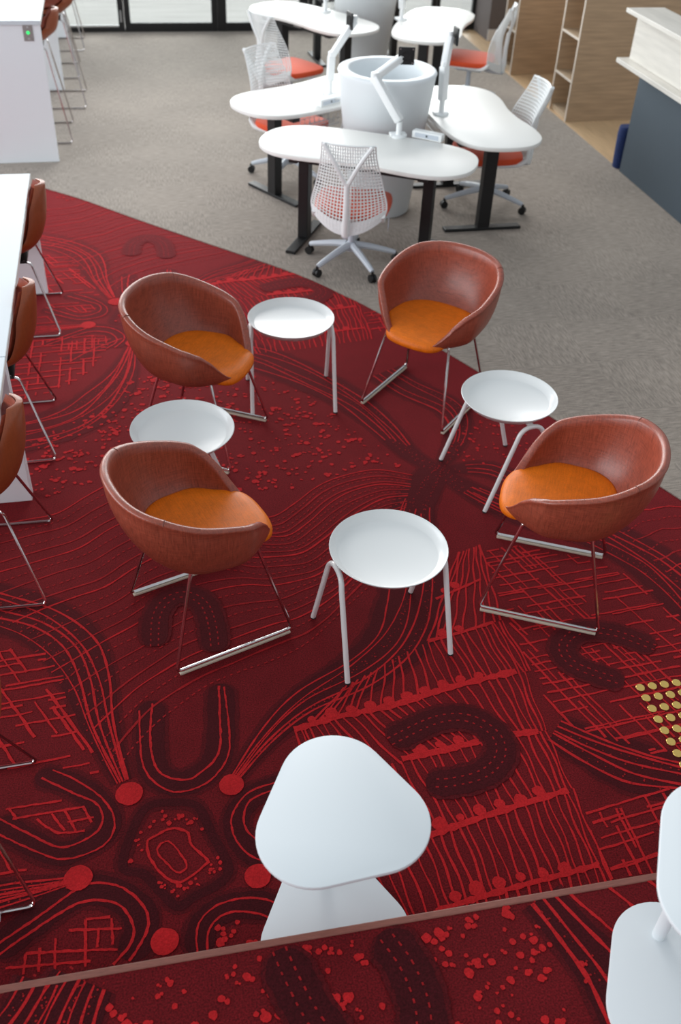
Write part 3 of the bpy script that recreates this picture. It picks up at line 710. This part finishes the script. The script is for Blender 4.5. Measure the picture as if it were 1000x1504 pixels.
def bar_stool():
    t = thing('bar_stool', '', 'bar stool'); shell_parts(t, .76, .22)
    for sg in (1, -1):
        y0, y1 = .272*sg, .15*sg
        P = fillet([(.09, y1, .725), (.12, y1, .72), (.245, y0, .007), (-.25, y0, .007), (-.13, y1, .71), (-.09, y1, .725)], .035)
        MB().tube(P, .0065, 8).build('sled_frame', 'chrome', t)
    MB().tube([(.19, -.235, .24), (.19, .235, .24)], .0065, 8).build('footrest', 'chrome', t)
    MB().box(-.11, .11, -.16, .16, .715, .729, .004).build('mounting_plate', 'black_metal', t)
    return t
bs = bar_stool(); G = 'tall leather bar stools'
for i, (u, v, lab) in enumerate(((-.74, 8.81, 'tall brown leather bar stool right behind the table panel with the green light'), (-.63, 9.76, 'tall brown leather bar stool just before the middle panel of the high table'), (-.70, 10.74, 'tall bar stool just past the middle panel of the high white table'), (-.66, 11.77, 'tall bar stool at the window end of the high white table'))):
    place(bs, i == 0, (u, v, ZG), 180, lab, G)

# ------------------------------------------------------------------ long tables
def panel_table(name, label, u0, u1, v0, v1, h, z, panels, pw=.036):
    t = thing(name, label, 'table', ((u0+u1)/2, (v0+v1)/2, z)); cu, cv = (u0+u1)/2, (v0+v1)/2
    top = MB().box(u0-cu, u1-cu, v0-cv, v1-cv, h-.03, h, .002).build('table_top', 'white_laminate', t, smooth=False)
    MB().box(u1-cu, u1-cu+.0012, v0-cv+.002, v1-cv-.002, h-.028, h-.002).build('edge_band', 'table_edge', top, smooth=False)
    for v in panels: MB().box(u0-cu+.01, u1-cu-.006, v-cv, v-cv+pw, 0, h-.031, .002).build('leg_panel', 'panel_white', t, smooth=False)
    MB().box(u0-cu+.3, u1-cu-.3, panels[0]-cv+pw+.002, panels[-1]-cv-.002, h-.12, h-.032).build('under_rail', 'panel_white', t, smooth=False)
    return t
panel_table('low_table', 'long low white table whose far panel foot stands on the red carpet edge', -1.42, -.597, 3.69, 5.80, .74, 0, [3.70, 5.76])
panel_table('low_table', 'long low white table reaching towards the timber step', -1.42, -.597, 1.60, 3.686, .74, 0, [1.62, 3.668], .02)
bt = panel_table('high_table', 'high white bar table with a green lit socket in its end panel', -1.42, -.585, 8.10, 12.16, 1.04, ZG, [8.112, 10.09, 12.10])
sk = MB().box(-.035, .035, -.004, 0, -.056, .056, .002).build('power_socket', 'steel', bt, smooth=False); sk.location = (-.684+1.0025, 8.111-10.13, .955); sk['label'] = 'steel socket plate'
MB().lathe([(0, 0), (.012, 0), (.011, .003), (0, .004)], 16).build('indicator_light', 'green_led', sk).rotation_euler = (R_(90), 0, 0)
bpy.data.objects['indicator_light'].location = (0, -.004, .002); bpy.data.objects['indicator_light']['label'] = 'green indicator light'
for dz in (-.04, .04): q = MB().lathe([(0, 0), (.007, 0), (.006, .002), (0, .002)], 10).build('screw', 'alu', sk); q.rotation_euler = (R_(90), 0, 0); q.location = (0, -.004, dz)

# ------------------------------------------------------------------ three-way desks round the white drums
def desk_outline():
    L, W_ = 1.45, .66; top, bot = [], []
    r = W_/2; out = []
    P = [(-.725, 0), (-.69, -.18), (-.56, -.30), (-.36, -.325), (-.12, -.295), (0, -.29), (.12, -.295), (.36, -.325), (.56, -.30), (.69, -.18), (.725, 0), (.68, .17), (.54, .28), (.30, .322), (0, .33), (-.30, .322), (-.54, .28), (-.68, .17)]
    return [(p.x, p.y) for p in spline([Vector(p+(0,)) for p in P], 5, True)]
DZ = .68
def desk():
    t = thing('workstation_desk', '', 'desk', group='white workstation desks')
    MB().prism(desk_outline(), DZ-.028, DZ, .004).build('desk_top', 'white_top', t)
    for sg in (1, -1):
        lg = MB().box(.43*sg-.035, .43*sg+.035, -.045, .045, .02, DZ-.07, .004).build('leg_column', 'black_metal', t, smooth=False)
        ft = MB().box(.43*sg-.035, .43*sg+.035, -.29, .29, 0, .022, .004).build('leg_foot', 'black_metal', lg, smooth=False)
        MB().box(.43*sg-.03, .43*sg+.03, -.25, .25, DZ-.075, DZ-.03, .003).build('bearer', 'black_metal', lg, smooth=False)
    MB().box(-.40, .40, -.20, -.15, DZ-.085, DZ-.032, .003).build('cross_beam', 'black_metal', t, smooth=False)
    MB().box(-.40, .40, .10, .15, DZ-.085, DZ-.032, .003).build('cross_beam', 'black_metal', t, smooth=False)
    cb = MB().box(-.02, .12, -.262, -.21, DZ-.058, DZ-.03, .003).build('height_control', 'black_plastic', t, smooth=False)
    MB().box(.0, .10, -.2635, -.262, DZ-.050, DZ-.036).build('display', 'steel', cb, smooth=False)
    # cable basket
    b = MB()
    for k in range(7): x = .05+k*.045; b.tube([(x, .16, DZ-.05), (x, .16, DZ-.14), (x, .27, DZ-.14), (x, .27, DZ-.07)], .002, 4)
    for y, z in ((.16, -.10), (.16, -.14), (.215, -.14), (.27, -.14), (.27, -.10)): b.tube([(.03, y, DZ+z), (.34, y, DZ+z)], .002, 4)
    b.build('cable_basket', 'plastic_grey', t)
    return t
dk = desk(); G = 'white workstation desks'
DESKS = [((1.50, 6.21), -29, 'white bean-shaped desk with the mesh chair whose back faces the tub chairs'), ((2.43, 6.87), 91, 'white bean-shaped desk with black foot closest to the dark grey counter'), ((1.40, 7.45), 211, 'white bean-shaped desk with a power box and loose white cable at its inner edge'),
         ((1.79, 9.88), -56, 'white bean-shaped desk in the cluster beside the black framed glass doors'), ((2.88, 9.59), 64, 'white bean-shaped desk in front of the pale bookshelves and window'), ((2.47, 11.08), 184, 'white bean-shaped desk behind the far drum by the glazing')]
for i, (c, a, lab) in enumerate(DESKS): place(dk, i == 0, (c[0], c[1], ZG), a, lab, G)
def drum(loc, label):
    t = thing('planter_drum', label, 'planter', loc, group='white planter drums')
    MB().lathe([(.0, 0), (.212, 0), (.222, .01), (.340, .955), (.346, .972), (.340, .984), (.325, .988), (.285, .988), (.272, .984), (.266, .974), (.258, .955), (.245, .72), (0, .715)], 64).build('drum_body', 'white_satin', t, sharp=60)
    return t
drum((1.775, 6.91, ZG), 'tall white tapered drum with an open top between the three front desks')
drum((2.40, 10.40, ZG), 'tall white tapered drum between the desks nearest the glass doors')

def mon_arm(base, elbow, head, facing, label, zt=DZ+ZG):
    t = thing('monitor_arm', label, 'monitor arm', (base[0], base[1], zt), group='white monitor arms')
    q = lambda p: Vector((p[0]-base[0], p[1]-base[1], p[2]-zt))
    E_, H_ = q(elbow), q(head)
    MB().lathe([(0, 0), (.05, 0), (.05, .008), (.045, .012), (.022, .016), (.019, .02), (.019, .10), (0, .10)], 20).build('base', 'plastic_white', t)
    MB().box(-.055, .055, -.012, .055, .0, .018, .004).build('clamp', 'plastic_white', t)
    J = Vector((0, 0, .10))
    def bar(name, a, b, w_, h_):
        d = (b-a); L = d.length; mb = MB().box(-w_, w_, -h_, h_, 0, L, .008); o = mb.build(name, 'plastic_white', t)
        o.location = a; o.rotation_mode = 'QUATERNION'; o.rotation_quaternion = d.to_track_quat('Z', 'X'); return o
    bar('lower_arm', J, E_, .026, .028); bar('upper_arm', E_, H_, .022, .026)
    k = MB().lathe([(0, -.03), (.024, -.03), (.026, -.025), (.026, .025), (.024, .03), (0, .03)], 18).build('elbow_joint', 'plastic_white', t); k.location = E_
    hd = MB().lathe([(0, -.03), (.018, -.03), (.018, .03), (0, .03)], 14).build('head_joint', 'plastic_white', t); hd.location = H_
    f = Vector((math.cos(R_(facing)), math.sin(R_(facing)), 0)); c = H_+f*.04
    st_ = MB().tube([H_, c], .012, 8).build('tilt_link', 'steel', t)
    pl = MB().box(-.055, .055, -.055, .055, -.006, .006, .004); pl.lathe([(0, .006), (.034, .006), (.034, .010), (.026, .010), (.024, .0065), (0, .0065)], 20)
    o = pl.build('screen_plate', 'black_plastic', t); o.location = c; o.rotation_mode = 'QUATERNION'; o.rotation_quaternion = f.to_track_quat('Z', 'Y')
    for a in (-.042, .042):
        for b in (-.042, .042): MB().lathe([(0, .006), (.004, .006), (.004, .009), (0, .009)], 8, a, b).build('bolt', 'alu', o)
    return t
mon_arm((1.757, 6.428), (1.60, 6.55, 1.035), (1.83, 6.66, 1.145), -100, 'white jointed monitor arm crossing in front of the near drum')
mon_arm((2.18, 6.871), (2.175, 6.88, 1.01), (2.20, 6.90, 1.20), 0, 'white jointed monitor arm on the desk nearest the dark counter')
mon_arm((1.47, 7.40), (1.476, 7.40, .955), (1.64, 7.41, 1.19), 190, 'white jointed monitor arm on the desk with the loose cable')
mon_arm((2.60, 9.72), (2.58, 9.70, .98), (2.62, 9.90, 1.15), 20, 'white jointed monitor arm on the desk in front of the bookshelves')
mon_arm((1.93, 10.05), (1.95, 10.12, 1.0), (2.05, 10.2, 1.15), -60, 'white jointed monitor arm on the desk beside the glass doors')
def power_box(loc, rz, label, cable=False):
    t = thing('power_box', label, 'power box', loc, rz, 'white desk power boxes')
    MB().prism([(-.105, -.028), (.105, -.028), (.105, .028), (-.105, .028)], 0, .048, .006).build('housing', 'plastic_white', t)
    sk_ = MB().box(-.085, .085, -.0292, -.028, .01, .038).build('socket_face', 'plastic_grey', t, smooth=False)
    MB().box(-.006, .006, -.0305, -.0292, .018, .032).build('switch', 'cable_dark', sk_, smooth=False)
    if cable: MB().tube(spline([Vector(p) for p in [(.04, -.028, .03), (.05, -.075, .04), (.05, -.105, -.04), (.03, -.105, -.15), (-.03, -.10, -.20)]], 6), .007, 8).build('cable', 'cable', t)
    return t
power_box((1.945, 6.365, DZ+ZG), -38, 'white power box lying beside the monitor arm in front of the near drum')
power_box((1.42, 7.175, DZ+ZG), 35, 'white power box with a white cable looping off the desk edge', True)
tag(MB().tube(spline([Vector(p) for p in [(1.80, 6.60, .60), (1.84, 6.55, .42), (1.93, 6.58, .37), (2.02, 6.52, .48), (2.05, 6.45, .62)]], 6), .005, 6).build('hanging_cable', 'cable_dark'), 'thin dark cable drooping under the front desk by the drum', 'cable')

# ------------------------------------------------------------------ mesh-backed office chairs
def task_chair():
    t = thing('task_chair', '', 'office chair', group='white mesh office chairs with orange seats')
    for k in range(5):
        a = R_(36+72*k+180); c, s = math.cos(a), math.sin(a)
        P = spline([Vector((.03*c, .03*s, .135)), Vector((.13*c, .13*s, .118)), Vector((.25*c, .25*s, .088)), Vector((.305*c, .305*s, .072))], 4)
        lg = MB().tube(P, [.026-.011*i/(len(P)-1) for i in range(len(P))], 8).build('base_arm', 'plastic_grey', t)
        cs = MB()
        for dy in (-.012, .012):
            vs = []; n = 14; cs_ = []
            for w_ in (-.008, .008):
                for q in range(n): an = 2*PI*q/n; vs.append((.31*c+.027*math.cos(an)*c-(dy+w_)*s, .31*s+.027*math.cos(an)*s+(dy+w_)*c, .0275+.027*math.sin(an)))
            cs.add(vs, [(q, (q+1) % n, n+(q+1) % n, n+q) for q in range(n)]+[tuple(range(n-1, -1, -1)), tuple(range(n, 2*n))])
        cs.box(.31*c-.008, .31*c+.008, .31*s-.008, .31*s+.008, .02, .072)
        cs.build('caster', 'black_plastic', lg)
    MB().lathe([(0, .10), (.035, .10), (.035, .15), (.022, .155), (.022, .33), (0, .33)], 18).build('gas_column', 'plastic_grey', t)
    MB().box(-.13, .12, -.09, .09, .32, .375, .012).build('tilt_housing', 'plastic_grey', t)
    # seat
    out = [(p.x, p.y) for p in spline([Vector(p+(0,)) for p in [(.25, 0), (.24, .16), (.18, .235), (0, .245), (-.15, .22), (-.21, .14), (-.225, 0), (-.21, -.14), (-.15, -.22), (0, -.245), (.18, -.235), (.24, -.16)]], 4, True)]
    st_ = MB().prism(out, .385, .435, .018).build('seat', 'seat_orange', t)
    MB().prism([(p[0]*.92, p[1]*.92) for p in out], .37, .388, .004).build('seat_pan', 'plastic_white', st_)
    # back surface: u across, v up
    def bk(a, b):
        hw = .235*(1-b)**.9+.168*b if b > .25 else .235-.02*((.25-b)/.25)**2*2
        hw = .240-.078*sst(.10, 1, b)-.015*sst(.12, -.05, b)
        bow = .085*(1-.65*b)
        x = -.305+bow*a*a*1.25-.05*math.sin(b*PI)*-.6-.06*sst(.45, 1, b)
        z = .335+.56*b+.085*a*a*(1-sst(0, .5, b))
        return Vector((x, a*hw, z))
    mesh_ = MB(); K, M = 22, 26
    for i in range(K+1):
        a = -1+2*i/K; mesh_.tube([bk(a, j/20) for j in range(21)], 0.0040, 4)
    for j in range(M+1): mesh_.tube([bk(-1+2*i/14, j/M) for i in range(15)], .0037, 4)
    back = mesh_.build('back_mesh', 'plastic_white', t)
    MB().tube([bk(-1, 1)]+[bk(-1+2*i/10, 1) for i in range(1, 10)]+[bk(1, 1)], .007, 6).build('top_rail', 'plastic_white', back)
    for sg in (-1, 1): MB().tube([bk(sg, j/14) for j in range(15)], .005, 6).build('side_edge', 'plastic_white', back)
    # solid lower rim
    vs = []; n = 20
    for b in (0.0, .07, .14):
        for i in range(n+1): p = bk(-1+2*i/n, b-.02); vs.append((p.x-.002, p.y, p.z))
    for b in (.14, .07, 0.0):
        for i in range(n+1): p = bk(-1+2*i/n, b-.02); vs.append((p.x+.006, p.y, p.z))
    fs = [(r*(n+1)+i, r*(n+1)+i+1, ((r+1) % 6)*(n+1)+i+1, ((r+1) % 6)*(n+1)+i) for r in range(6) for i in range(n)]
    MB().add(vs, fs).build('lower_rim', 'plastic_white', t)
    # Y spine behind the mesh
    off = Vector((-.028, 0, 0)); f0 = bk(0, .0)+off; fk = bk(0, .60)+off*1.5
    sp = MB(); sp.tube([f0+Vector((.02, 0, -.01)), bk(0, .12)+off, bk(0, .35)+off*1.4, fk], [.024, .022, .020, .019], 10); sp.build('spine', 'plastic_white', t)
    for sg in (-1, 1): MB().tube(spline([fk-Vector((0, 0, .03)), bk(sg*.42, .80)+off*1.3, bk(sg*.90, 1.0)+off*.5], 5), .0135, 8).build('spine_fork', 'plastic_white', t)
    MB().tube(spline([Vector((-.10, 0, .345)), Vector((-.22, 0, .33)), f0+Vector((.01, 0, -.005))], 5), .024, 10).build('spine_root', 'plastic_grey', t)
    for sg in (-1, 1): MB().tube(spline([bk(sg*.93, .05), Vector((-.16, sg*.215, .385)), Vector((-.02, sg*.17, .365))], 5), [.017]*11, 8).build('side_bracket', 'plastic_white', t)
    MB().box(.02, .10, -.235, -.234, .24, .37).build('hang_tag', 'paper', t, smooth=False)
    return t
tk = task_chair(); G = 'white mesh office chairs with orange seats'
for i, (c, a, lab) in enumerate((((1.36, 5.97), 70, 'white mesh office chair with grey star base standing at the red carpet edge'), ((2.58, 6.86), 180, 'white mesh office chair at the desk nearest the dark grey counter'), ((1.21, 7.64), -54, 'white mesh office chair behind the desk with the loose white cable'),
                                 ((1.45, 9.16), 32, 'white mesh office chair with orange seat at the desk by the glass doors'), ((3.22, 9.40), 152, 'white mesh office chair beside the first pale bookshelf'))):
    place(tk, i == 0, (c[0], c[1], ZG), a, lab, G)

# ------------------------------------------------------------------ bookshelf ends
def shelf(loc, length, depth, label, shelves):
    t = thing('bookshelf', label, 'bookshelf', loc); hh = 2.1
    MB().box(0, length, 0, .022, 0, hh, .002).build('side_panel', 'wood_side', t, smooth=False)
    MB().box(0, length, depth-.022, depth, 0, hh, .002).build('side_panel', 'wood_side', t, smooth=False)
    MB().box(.30, .32, .022, depth-.022, 0, hh).build('back_panel', 'wood_inner', t, smooth=False)
    MB().box(-.002, length, .0, depth, hh, hh+.02).build('top_panel', 'wood_side', t, smooth=False)
    for y in (0, depth-.022): MB().box(-.003, .0, y, y+.022, 0, hh).build('edge_band', 'wood_edge', t, smooth=False)
    for z in shelves: s_ = MB().box(.002, .30, .022, depth-.022, z-.02, z).build('shelf_board', 'wood_inner', t, smooth=False); MB().box(-.001, .002, .022, depth-.022, z-.02, z).build('edge_band', 'wood_edge', s_, smooth=False)
    MB().box(.02, .30, .022, depth-.022, .0, .05).build('plinth', 'wood_inner', t, smooth=False)
    return t
shelf((4.015, 10.37, ZG), 2.2, .37, 'tall pale wood bookshelf end nearer the window wall', (.42, .80, 1.18, 1.56))
shelf((4.015, 8.79, ZG), 2.2, .43, 'tall pale wood bookshelf end nearer the dark grey counter', (.36, .72, 1.08, 1.44, 1.80))

# ------------------------------------------------------------------ reception counter
t = thing('reception_counter', 'dark grey counter with pale limed wood ledge and raised top', 'counter', (3.985, 7.49, ZG))
MB().box(0, .62, -3.6, 0, 0, .832, .003).build('body', 'grey_paint', t, smooth=False)
MB().box(-.175, .62, -3.7, .11, .833, .866, .003).build('ledge', 'wood_pale', t, smooth=False)
MB().box(-.09, .10, -3.7, .065, .867, 1.19, .003).build('upstand', 'wood_pale', t, smooth=False)
MB().box(-.175, .14, -3.75, .11, 1.191, 1.222, .003).build('counter_top', 'wood_pale', t, smooth=False)
bgm = MB()
vs = []; n = 16
for z, r in ((0, .96), (.02, 1.02), (.15, 1.04), (.28, 1.06), (.333, 1.05), (.338, .98)):
    for k in range(n): a = 2*PI*k/n; vs.append((.075*r*math.copysign(abs(math.cos(a))**.6, math.cos(a))+.004*math.sin(z*40), .055*r*math.copysign(abs(math.sin(a))**.6, math.sin(a)), z))
bgm.add(vs, [(i*n+k, i*n+(k+1) % n, (i+1)*n+(k+1) % n, (i+1)*n+k) for i in range(5) for k in range(n)]+[tuple(range(n-1, -1, -1)), tuple(5*n+k for k in range(n))])
bag = tag(bgm.build('cloth_bag', 'blue_cloth'), 'dark blue cloth bag standing on the floor behind the counter end', 'bag'); bag.location = (4.045, 7.585, ZG)
